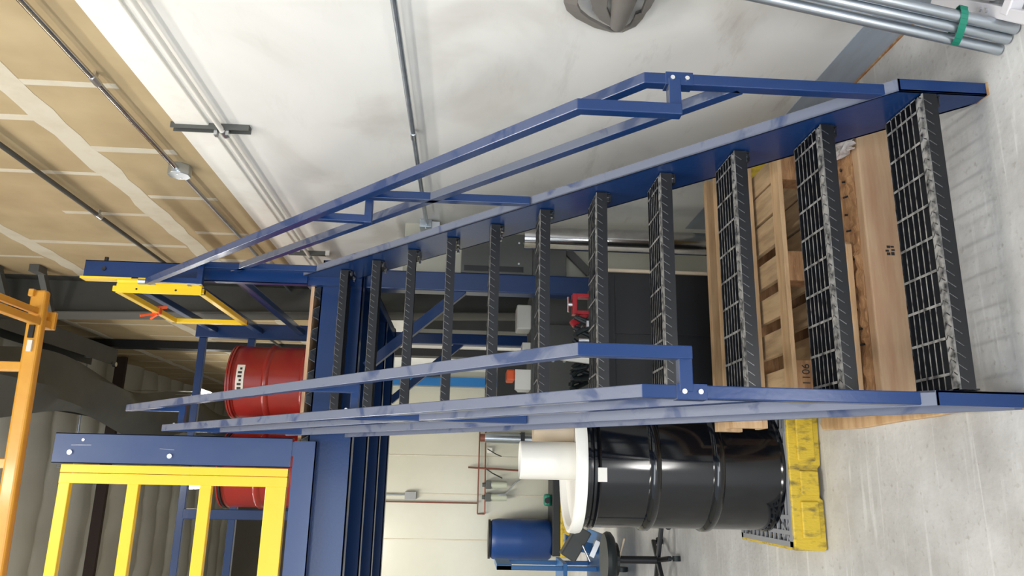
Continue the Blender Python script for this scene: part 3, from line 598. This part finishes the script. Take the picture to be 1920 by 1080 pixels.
def pallet(x0, x1, y0, y1, z0, z1, label, gaps, stamp=None, solid=False):
    g = thing('wooden_pallet', ((x0+x1)/2, (y0+y1)/2, z0), label, 'pallet')
    t = .018
    if solid:
        MB().box(x0, x1, y0, y0+.035, z0+t, z1-t).build('stringer', 'wood', g, bevel=.002)
        MB().box(x0, x1, y0-.004, y0+.09, z1-t, z1).build('deck_board', 'wood', g, bevel=.002)
        MB().box(x0, x1, y0-.006, y0+.09, z0, z0+t).build('deck_board', 'wood', g, bevel=.002)
        MB().box(x0, x1, y1-.04, y1, z0+t, z1-t).build('stringer', 'wood', g)
    else:
        for xx, wd in gaps: MB().box(xx, xx+wd, y0+.058, y1, z1-1.6*t, z1-.4*t).build('deck_board', 'wood_y', g, bevel=.0015)
        MB().box(x0, x1, y0, y0+.075, z1-t, z1).build('deck_board', 'wood', g, bevel=.002)
        for xx, wd in ((x0, .15), ((x0+x1)/2-.05, .12), (x1-.14, .14)):
            MB().box(xx, xx+wd, y0+.004, y0+.10, z0+t, z1-t).build('block', 'wood_rough', g, bevel=.002)
            MB().box(xx, xx+wd, y1-.09, y1-.03, z0+t, z1-t).build('block', 'wood_rough', g, bevel=.002)
        MB().box(x0, x1, y1-.028, y1, z0+t, z1-t*1.7).build('stringer', 'wood_rough', g, bevel=.002)
        MB().box(x0, x1, y0, y0+.09, z0, z0+t).build('deck_board', 'wood', g, bevel=.002)
        MB().box(x0, x1, y1-.09, y1, z0, z0+t).build('deck_board', 'wood', g, bevel=.002)
    return g
gp = [(-.865, .13), (-.675, .10), (-.525, .10), (-.375, .10), (-.225, .12), (-.09, .12), (.04, .10)]
pg = pallet(-.865, .16, .74, 1.27, 0.0, .165, 'wooden pallet resting on the floor at the bottom of the under-stair stack', gp)
pg = pallet(-.865, .16, .74, 1.27, .166, .352, 'wooden pallet with gapped slats in the middle of the under-stair stack', gp)
cu = bpy.data.curves.new('stamp', 'FONT'); cu.body = '1106'; cu.size = .042; cu.extrude = .0005
co_ = bpy.data.objects.new('stamp_text', cu); me_ = bpy.data.meshes.new_from_object(co_); bpy.data.objects.remove(co_); bpy.data.curves.remove(cu)
me_.materials.clear(); me_.materials.append(M['ink'])
o = bpy.data.objects.new('stamp', me_); C.objects.link(o); o.parent = pg; o.location = Vector((-.812, .7425, .285)) - Vector(pg['_o']); o.rotation_euler = (math.pi/2, 0, 0)
pallet(-.955, .21, 1.0, 1.27, .356, .50, 'thick-edged wooden pallet on top of the under-stair stack', None, solid=True)
tag(MB().prism([(1.28, 0), (1.52, 0), (1.52, .24), (1.45, .28)], 'x', .15, .40).build('plastic_wedge', 'dirty_yellow', bevel=.004), 'yellow plastic wedge on the floor by the wall behind the pallets', 'wedge')

# ------------------------------------------------------------------ machinery under the platform
g = thing('flanged_pipe', (.24, 2.27, 0), 'polished steel pipe standing on a round flange behind the stairs', 'pipe')
MB().cyl((.25, 2.3, .03), (.25, 2.3, 1.26), .070, 40).build('pipe', 'stainless', g, smooth=True)
MB().lathe([(.0, 0), (.19, 0), (.19, .05), (.13, .075), (0, .075)], (.25, 2.3, 0), 44).build('flange', 'frp', g, smooth=True)
g = thing('control_cabinet', (.27, 2.66, .9), 'dark grey steel control cabinet mounted behind the stair stringer', 'cabinet')
MB().box(.10, .37, 2.60, 2.715, 1.18, 1.64).build('body', 'grey_steel', g, bevel=.003)
MB().box(.10, .33, 2.61, 2.715, .96, 1.18).build('lower_panel', 'grey_steel', g, bevel=.003)
MB().box(.115, .15, 2.596, 2.60, 1.24, 1.62).build('vent', 'black_plastic', g)
[MB().cyl((xx, 2.60, 1.27), (xx, 2.594, 1.27), .007, 8).build('screw', 'zinc', g) for xx in (.31, .17)]
MB().bar((.30, 2.66, .96), (.14, 2.66, .80), .03, .05).build('strut', 'grey_steel', g)

g = thing('tool_cabinet', (-.45, 1.75, 0), 'black cabinet standing behind the pallets under the stairs', 'cabinet')
MB().box(-.77, -.145, 1.55, 2.05, 0, .90).build('body', 'black_plastic', g, bevel=.004)
MB().box(-.165, -.150, 1.535, 1.55, 0, .90).build('edge_trim', 'cream', g)
MB().box(-.76, -.49, 1.545, 1.55, .05, .86).box(-.475, -.18, 1.545, 1.55, .05, .86).build('door', 'black_plastic', g)
MB().box(-.77, -.14, 1.54, 2.06, .90, .915).build('top', 'grey_steel', g, bevel=.003)
g = thing('pipe_vise', (-.32, 1.8, .915), 'red cast pipe vise on top of the black cabinet', 'vise')
MB().box(-.40, -.23, 1.70, 1.84, .915, .935).build('base', 'red_bright', g, bevel=.004)
MB().box(-.255, -.235, 1.72, 1.78, .935, 1.03).box(-.345, -.325, 1.72, 1.78, .935, 1.03).box(-.345, -.235, 1.72, 1.78, 1.02, 1.045).bar((-.34, 1.75, .97), (-.395, 1.75, 1.05), .035, .035).build('frame', 'red_bright', g, bevel=.004)
MB().cyl((-.29, 1.75, 1.045), (-.29, 1.75, 1.065), .010, 10).cyl((-.33, 1.75, 1.065), (-.25, 1.75, 1.065), .006, 8).build('screw_handle', 'zinc', g)
MB().tube([(-.41+.016*math.cos(t*1.57), 1.76+.016*math.sin(t*1.57), .96+.007*t) for t in range(12)], .004, 6).build('spring', 'zinc', g)
g = thing('hose_bundle', (-.55, 1.8, .915), 'tangle of black hoses and fittings on the black cabinet', 'hoses')
for k in range(7):
    pts = [(-.42-.05*k+.05*math.sin(k+t*.5), 1.68+.03*k, .93+.11*abs(math.sin(t*.55+k*.8))) for t in range(10)]
    MB().tube(pts, .012, 8).build('hose', 'rubber', g, smooth=True)
MB().box(-.43, -.40, 1.62, 1.65, .915, .99).build('fitting', 'zinc', g); MB().cyl((-.50, 1.62, .915), (-.50, 1.62, 1.03), .010, 10).build('fitting', 'zinc', g)
tag(MB().prism([(-.62, .92), (-.58, .92), (-.56, 1.10), (-.585, 1.15), (-.60, 1.12)], 'y', 1.62, 1.64).build('paper_sleeve', 'white_plastic'), 'white and teal plastic sleeve hanging among the hoses on the cabinet', 'sleeve')
# grey panels and boxes deeper in
g = thing('equipment_rack', (.1, 3.3, 0), 'grey steel equipment rack standing behind the black cabinet', 'rack')
MB().box(-.62, .16, 3.2, 3.6, 0, 1.13).build('body', 'grey_steel', g, bevel=.004)
MB().box(-.60, -.1, 3.17, 3.2, .15, 1.12).build('door', 'grey_steel', g, bevel=.003)
[MB().cyl((-.36, 3.17, zz), (-.36, 3.155, zz), .012, 8).build('knob', 'zinc', g) for zz in (.98, .90)]
tag(MB().box(-.13, .05, 3.22, 3.4, 1.13, 1.235).build('white_carton', 'label', bevel=.01), 'pale carton at the wall end of the equipment rack top', 'box')
tag(MB().box(-.31, -.22, 3.25, 3.4, 1.13, 1.19).build('white_carton', 'label', bevel=.004), 'small square pale carton on the equipment rack top', 'box')
g = thing('book_stack', (-.48, 3.3, 1.13), 'upright cream binders beside the small carton on the rack', 'binders')
for k in range(4): MB().box(-.56+k*.0, -.42, 3.22+.05*k, 3.255+.05*k, 1.13, 1.24-.01*k).build('binder', 'pvc', g)
tag(MB().box(-.50, -.42, 3.22, 3.38, 1.242, 1.30).build('red_pouch', 'orange_tie', bevel=.012), 'bright red pouch lying on the cream binders', 'pouch')
# dark ducting between the columns
tag(MB().box(.24, .44, 5.2, 5.6, 0, 2.2).build('grey_duct', 'grey_steel', bevel=.004), 'dark grey upright duct by the wall beyond the steel column', 'duct')
MBs = MB().box(-.2, .45, 8.6, 8.9, .0, 1.15); tag(MBs.build('storage_locker', 'black_plastic', bevel=.01), 'dark storage locker against the far end of the cream wall', 'locker')
tag(MB().box(.22, .35, 9.55, 9.64, 0, 2.9).build('blue_post', 'cart_blue'), 'light blue upright post against the cream back wall', 'post')
tag(MB().box(.63-.25, .44, 9.5, 9.64, 2.1, 2.5).box(.36, .44, 9.45, 9.5, 2.0, 2.4).build('wall_clipboard', 'black_plastic'), 'black clip hanging high on the cream back wall near the corner', 'clip')

# ------------------------------------------------------------------ back wall fittings
YW = 9.65
g = thing('air_line', (-1.1, YW-.05, 1.3), 'thin copper air line branching across the cream back wall', 'pipes')
cpm = lambda pts, r=.011: MB().tube([(x, YW-.05, z) for x, z in pts], r, 8)
cpm([(-1.52, 2.9), (-1.52, 1.36)]).build('riser', 'copper', g, smooth=True)
cpm([(-1.67, 1.36), (-.43, 1.36)]).build('header', 'copper', g, smooth=True)
cpm([(-1.67, 1.25), (-1.67, 1.36)]).build('elbow', 'copper', g); cpm([(-1.67, 1.25), (-.44, 1.27)]).build('header', 'copper', g, smooth=True)
MB().tube([(-1.0, YW-.06, 1.52), (-1.04, YW-.06, .5)], .014, 8).build('standpipe', 'copper', g, smooth=True)
MB().tube([(-1.0, YW-.06, 1.27), (-1.08, YW-.08, 1.15), (-1.15, YW-.08, 1.0)], .009, 8).build('hose', 'rubber', g, smooth=True)
MB().tube([(-1.40, YW-.1, 1.15), (-1.38, YW-.15, .95), (-1.2, YW-.15, .8), (-1.14, YW-.12, .7)], .012, 8).build('hose', 'galv', g, smooth=True)
MB().tube([(-.72, YW-.1, 1.24), (-.80, YW-.1, 1.1), (-.83, YW-.1, 1.02)], .008, 8).build('hose', 'rubber', g, smooth=True)
for k, x in enumerate((-1.25, -1.43)):
    f = thing('air_filter', (x, YW-.1, .92), ('air filter bowl on the back wall nearer the white pipe', 'air filter bowl on the back wall nearer the copper riser')[k], 'filter')
    MB().cyl((x, YW-.1, .93), (x, YW-.1, 1.17), .048, 20, .055).build('bowl', 'clear', f, smooth=True)
    MB().box(x-.06, x+.06, YW-.16, YW, 1.17, 1.25).cyl((x, YW-.1, 1.25), (x, YW-.1, 1.30), .03, 12).build('head', 'grey_steel', f, bevel=.005)
f = thing('air_cylinder', (-.55, YW-.14, .43), 'long silver cylinder mounted upright on the cream back wall', 'cylinder')
MB().cyl((-.57, YW-.14, .45), (-.56, YW-.14, 1.28), .072, 28).build('barrel', 'galv', f, smooth=True)
MB().box(-.66, -.47, YW-.24, YW, .68, .74).build('bracket', 'black_steel', f); MB().cyl((-.56, YW-.14, 1.28), (-.56, YW-.14, 1.35), .06, 12).build('valve', 'copper', f)
tag(MB().box(-.78, -.70, YW-.05, YW, 1.16, 1.24).build('switch_box', 'label'), 'small pale switch box between the pipes on the back wall', 'electrical box')
f = thing('junction_box', (-1.425, YW-.05, 2.28), 'grey rectangular box high on the cream back wall', 'electrical box')
MB().box(-1.48, -1.37, YW-.08, YW, 2.28, 2.45).build('box', 'grate_grey', f, bevel=.005); MB().cyl((-1.42, YW-.04, 2.45), (-1.42, YW-.04, 2.9), .012, 8).build('conduit', 'galv', f)
f = thing('green_reel', (-1.45, 9.3, .30), 'small green reel on the far spill pallet beside the blue drum', 'reel')
MB().box(-1.53, -1.36, 9.16, 9.32, .30, .40).build('flange', 'green_tape', f, bevel=.03); MB().cyl((-1.45, 9.13, .36), (-1.45, 9.16, .36), .04, 16).build('hub', 'black_plastic', f)
g = thing('spill_pallet', (-1.65, 9.28, 0), 'far yellow and black spill pallet by the cream back wall', 'spill pallet')
MB().box(-2.22, -1.0, 9.0, 9.6, 0, .19).build('tray', 'dirty_yellow', g, bevel=.02); MB().box(-2.2, -1.02, 9.0, 9.6, .19, .30).build('grate', 'black_plastic', g, bevel=.01)
g = thing('plastic_drum', (-2.0, 9.3, .30), 'blue plastic drum standing on the far spill pallet', 'drum')
MB().lathe([(0, 0), (.25, 0), (.285, .05), (.285, .42), (.289, .45), (.285, .48), (.285, .76), (.27, .84), (.245, .87), (0, .87)], (-2.0, 9.27, .30), 48).build('body', 'drum_blue', g, smooth=True)
MB().lathe([(0, .87), (.27, .87), (.27, .90), (0, .90)], (-2.0, 9.27, .30), 48).build('lid', 'black_plastic', g, smooth=True)

# blue cart with a machine vise, and a work stool
g = thing('work_cart', (-2.1, 5.6, 0), 'blue steel work cart at the bottom left beyond the stool', 'cart')
for x in (-1.97, -2.55):
    for y in (5.4, 5.9): MB().box(x-.02, x+.02, y-.02, y+.02, .12, 1.24 if x > -2 else .62).build('leg', 'cart_blue', g, bevel=.003)
MB().box(-2.6, -1.92, 5.35, 5.95, .58, .62).build('shelf', 'cart_blue', g, bevel=.003); MB().box(-2.6, -1.64, 5.10, 5.95, .27, .30).build('shelf', 'cart_blue', g, bevel=.003)
MB().box(-1.99, -1.94, 5.38, 5.92, 1.10, 1.24).build('side_panel', 'cart_blue', g, bevel=.003)
MB().prism([(-1.86, .12), (-1.80, .12), (-1.70, .5), (-1.66, .60), (-1.80, .60)], 'y', 5.35, 5.42).build('brace', 'cart_blue', g, bevel=.003)
for x in (-1.97, -2.55):
    for y in (5.4, 5.9): MB().cyl((x-.02, y, .06), (x+.02, y, .06), .06, 16).build('caster', 'rubber', g, smooth=True)
g = thing('machine_vise', (-1.72, 5.25, .35), 'grey machine vise tilted on the edge of the blue cart', 'vise')
MB().bar((-1.86, 5.25, .60), (-1.60, 5.25, .44), .16, .15, up=(1,0,1)).build('body', 'grey_steel', g, bevel=.012)
MB().bar((-1.84, 5.15, .39), (-1.70, 5.15, .325), .05, .05).cyl((-1.88, 5.14, .40), (-1.74, 5.14, .47), .010, 8).build('jaw', 'zinc', g, bevel=.003)
g = thing('work_stool', (-1.74, 3.85, 0), 'black round-seat rolling stool at the bottom left of the picture', 'stool')
MB().lathe([(0, 0), (.17, 0), (.195, .02), (.20, .045), (.185, .07), (0, .078)], (-1.735, 3.85, .44), 40).build('seat', 'rubber', g, smooth=True)
MB().lathe([(0, 0), (.12, 0), (.12, .02), (.05, .03), (0, .03)], (-1.735, 3.85, .41), 24).build('seat_plate', 'black_plastic', g)
MB().cyl((-1.735, 3.85, .10), (-1.735, 3.85, .42), .028, 18).build('gas_lift', 'black_plastic', g, smooth=True)
MB().bar((-1.735, 3.84, .40), (-1.575, 3.72, .38), .012, .012).build('lever', 'cream', g)
for k in range(5):
    a = math.radians(62+72*k); x = -1.735+.255*math.cos(a); y = 3.85+.255*math.sin(a)
    l = MB().bar((-1.735, 3.85, .10), (x, y, .075), .035, .032).build('base_leg', 'black_plastic', g, bevel=.008)
    MB().cyl((x-.018*math.sin(a), y+.018*math.cos(a), .028), (x+.018*math.sin(a), y-.018*math.cos(a), .028), .028, 16).cyl((x, y, .03), (x, y, .09), .009, 8).build('caster', 'rubber', l, smooth=True)

# ------------------------------------------------------------------ pipes and white frame beside the stair foot
g = thing('conduit_bundle', (.12, -.1, 0), 'bundle of four galvanized pipes leaning on the wall, bound with green tape', 'pipes')
PD = Vector((.107, -.018, .657)).normalized()
foot = [Vector((.108, -.078, .004)), Vector((.120, -.118, .004)), Vector((.131, -.152, .004)), Vector((.155, -.112, .004))]
for i, ft in enumerate(foot): MB().cyl(ft, ft+PD*(1.70-.05*i), .0165, 20).build('pipe', 'galv', g, smooth=True)
c = Vector((.1275, -.115, .004)) + PD*.155
tp = MB()
u = Vector((.33, -.94, 0)); u = (u-PD*u.dot(PD)).normalized(); v = PD.cross(u)
ring = [c + u*(.060*math.cos(t*math.pi/12)) + v*(.036*math.sin(t*math.pi/12)) + PD*(.02*math.cos(t*math.pi/12)) for t in range(25)]
for a, b in zip(ring, ring[1:]): tp.add([a-PD*.011, b-PD*.011, b+PD*.011, a+PD*.011], [(0,1,2,3)])
o = tp.build('tape', 'green_tape', g); o.modifiers.new('s', 'SOLIDIFY').thickness = .002
g = thing('machine_stand', (.24, -.09, 0), 'glossy white metal stand base on the floor at the top right corner', 'stand')
MB().bar((.40, .085, .055), (.05, -.305, .055), .035, .045).build('foot_rail', 'white_paint', g, bevel=.004)
MB().bar((.235, -.10, .02), (.205, -.135, .02), .05, .04).bar((.06, -.295, .016), (.045, -.312, .016), .05, .032).build('foot_pad', 'grate_grey', g)
MB().bar((.245, -.125, .06), (.36, -.235, .06), .035, .04).build('cross_bar', 'white_paint', g, bevel=.004)
MB().bar((.14, -.20, .06), (.25, -.31, .06), .035, .04).build('cross_bar', 'white_paint', g, bevel=.004)
for p_ in ((.36, -.235), (.25, -.31)): MB().bar((*p_, .0), (*p_, .8), .04, .04).build('upright', 'white_paint', g, bevel=.004)
for p_ in ((.215, -.12), (.195, -.143)): MB().cyl((*p_, .077), (*p_, .084), .007, 10).build('bolt', 'zinc', g)

# ------------------------------------------------------------------ lights
def area(name, loc, rot, sx, sy, power, col):
    l = bpy.data.lights.new(name, 'AREA'); l.shape = 'RECTANGLE'; l.size = sx; l.size_y = sy; l.energy = power; l.color = col
    o = bpy.data.objects.new(name, l); C.objects.link(o); o.location = loc; o.rotation_euler = rot; return o
R_ = math.radians
# the open loading door behind and left of the camera
area('door_daylight', (-3.6, -6.5, 2.4), (R_(80), 0, R_(-22)), 5.0, 3.6, 300, (.88, .94, 1.0))
# added spot: brightens the unseen floor so the black drum mirrors a highlight
sp = bpy.data.lights.new('drum_highlight_spot', 'SPOT'); sp.energy = 60000; sp.spot_size = R_(6.5); sp.spot_blend = .15; sp.color = (1, .98, .95); sp.shadow_soft_size = .05
so = bpy.data.objects.new('drum_highlight_spot', sp); C.objects.link(so); so.location = (-2.6, -8.5, 4.2)
so.rotation_euler = (Vector((-1.16, -1.85, 0))-Vector(so.location)).to_track_quat('-Z', 'Y').to_euler()
# rows of LED strips under the roof
for y in (-.5, 3.0, 6.8, 11.0): area('roof_led', (-3.2, y, 6.4), (0, 0, 0), .3, 2.4, 75, (1, .96, .88))
area('roof_led', (-1.3, -.8, 6.3), (0, 0, 0), .3, 2.4, 100, (1, .97, .92))
# work lights hung under the platform and near the back wall
area('work_light', (-2.4, 7.3, 3.6), (R_(28), 0, 0), .3, 2.0, 56, (1, .98, .90))
w = bpy.data.worlds.new('daylight'); bpy.context.scene.world = w; w.use_nodes = True
w.node_tree.nodes['Background'].inputs[0].default_value = (.82, .90, 1.0, 1); w.node_tree.nodes['Background'].inputs[1].default_value = .75

# ------------------------------------------------------------------ camera (the photograph is turned a quarter turn)
F = 1389.6015; yaw, pit, rol = 0.2544, 0.055, 0.0353
f = Vector((math.sin(yaw)*math.cos(pit), math.cos(yaw)*math.cos(pit), -math.sin(pit)))
r = Vector((math.cos(yaw), -math.sin(yaw), 0)); u = r.cross(f)
r2 = r*math.cos(rol)+u*math.sin(rol); u2 = -r*math.sin(rol)+u*math.cos(rol)
cam = bpy.data.cameras.new('camera'); co = bpy.data.objects.new('camera', cam); C.objects.link(co)
cam.sensor_width = 36; cam.lens = F/1920*36; cam.clip_start = .02
m = Matrix((-u2, r2, -f)).transposed().to_4x4(); m.translation = Vector((-1.17861, -1.96855, 1.57006)); co.matrix_world = m
S = bpy.context.scene; S.camera = co
S.view_settings.view_transform = 'Standard'; S.view_settings.look = 'None'; S.view_settings.gamma = 1; S.view_settings.exposure = 0.27; S.view_settings.use_curve_mapping = False
for o in bpy.data.objects:
    if '_o' in o: del o['_o']
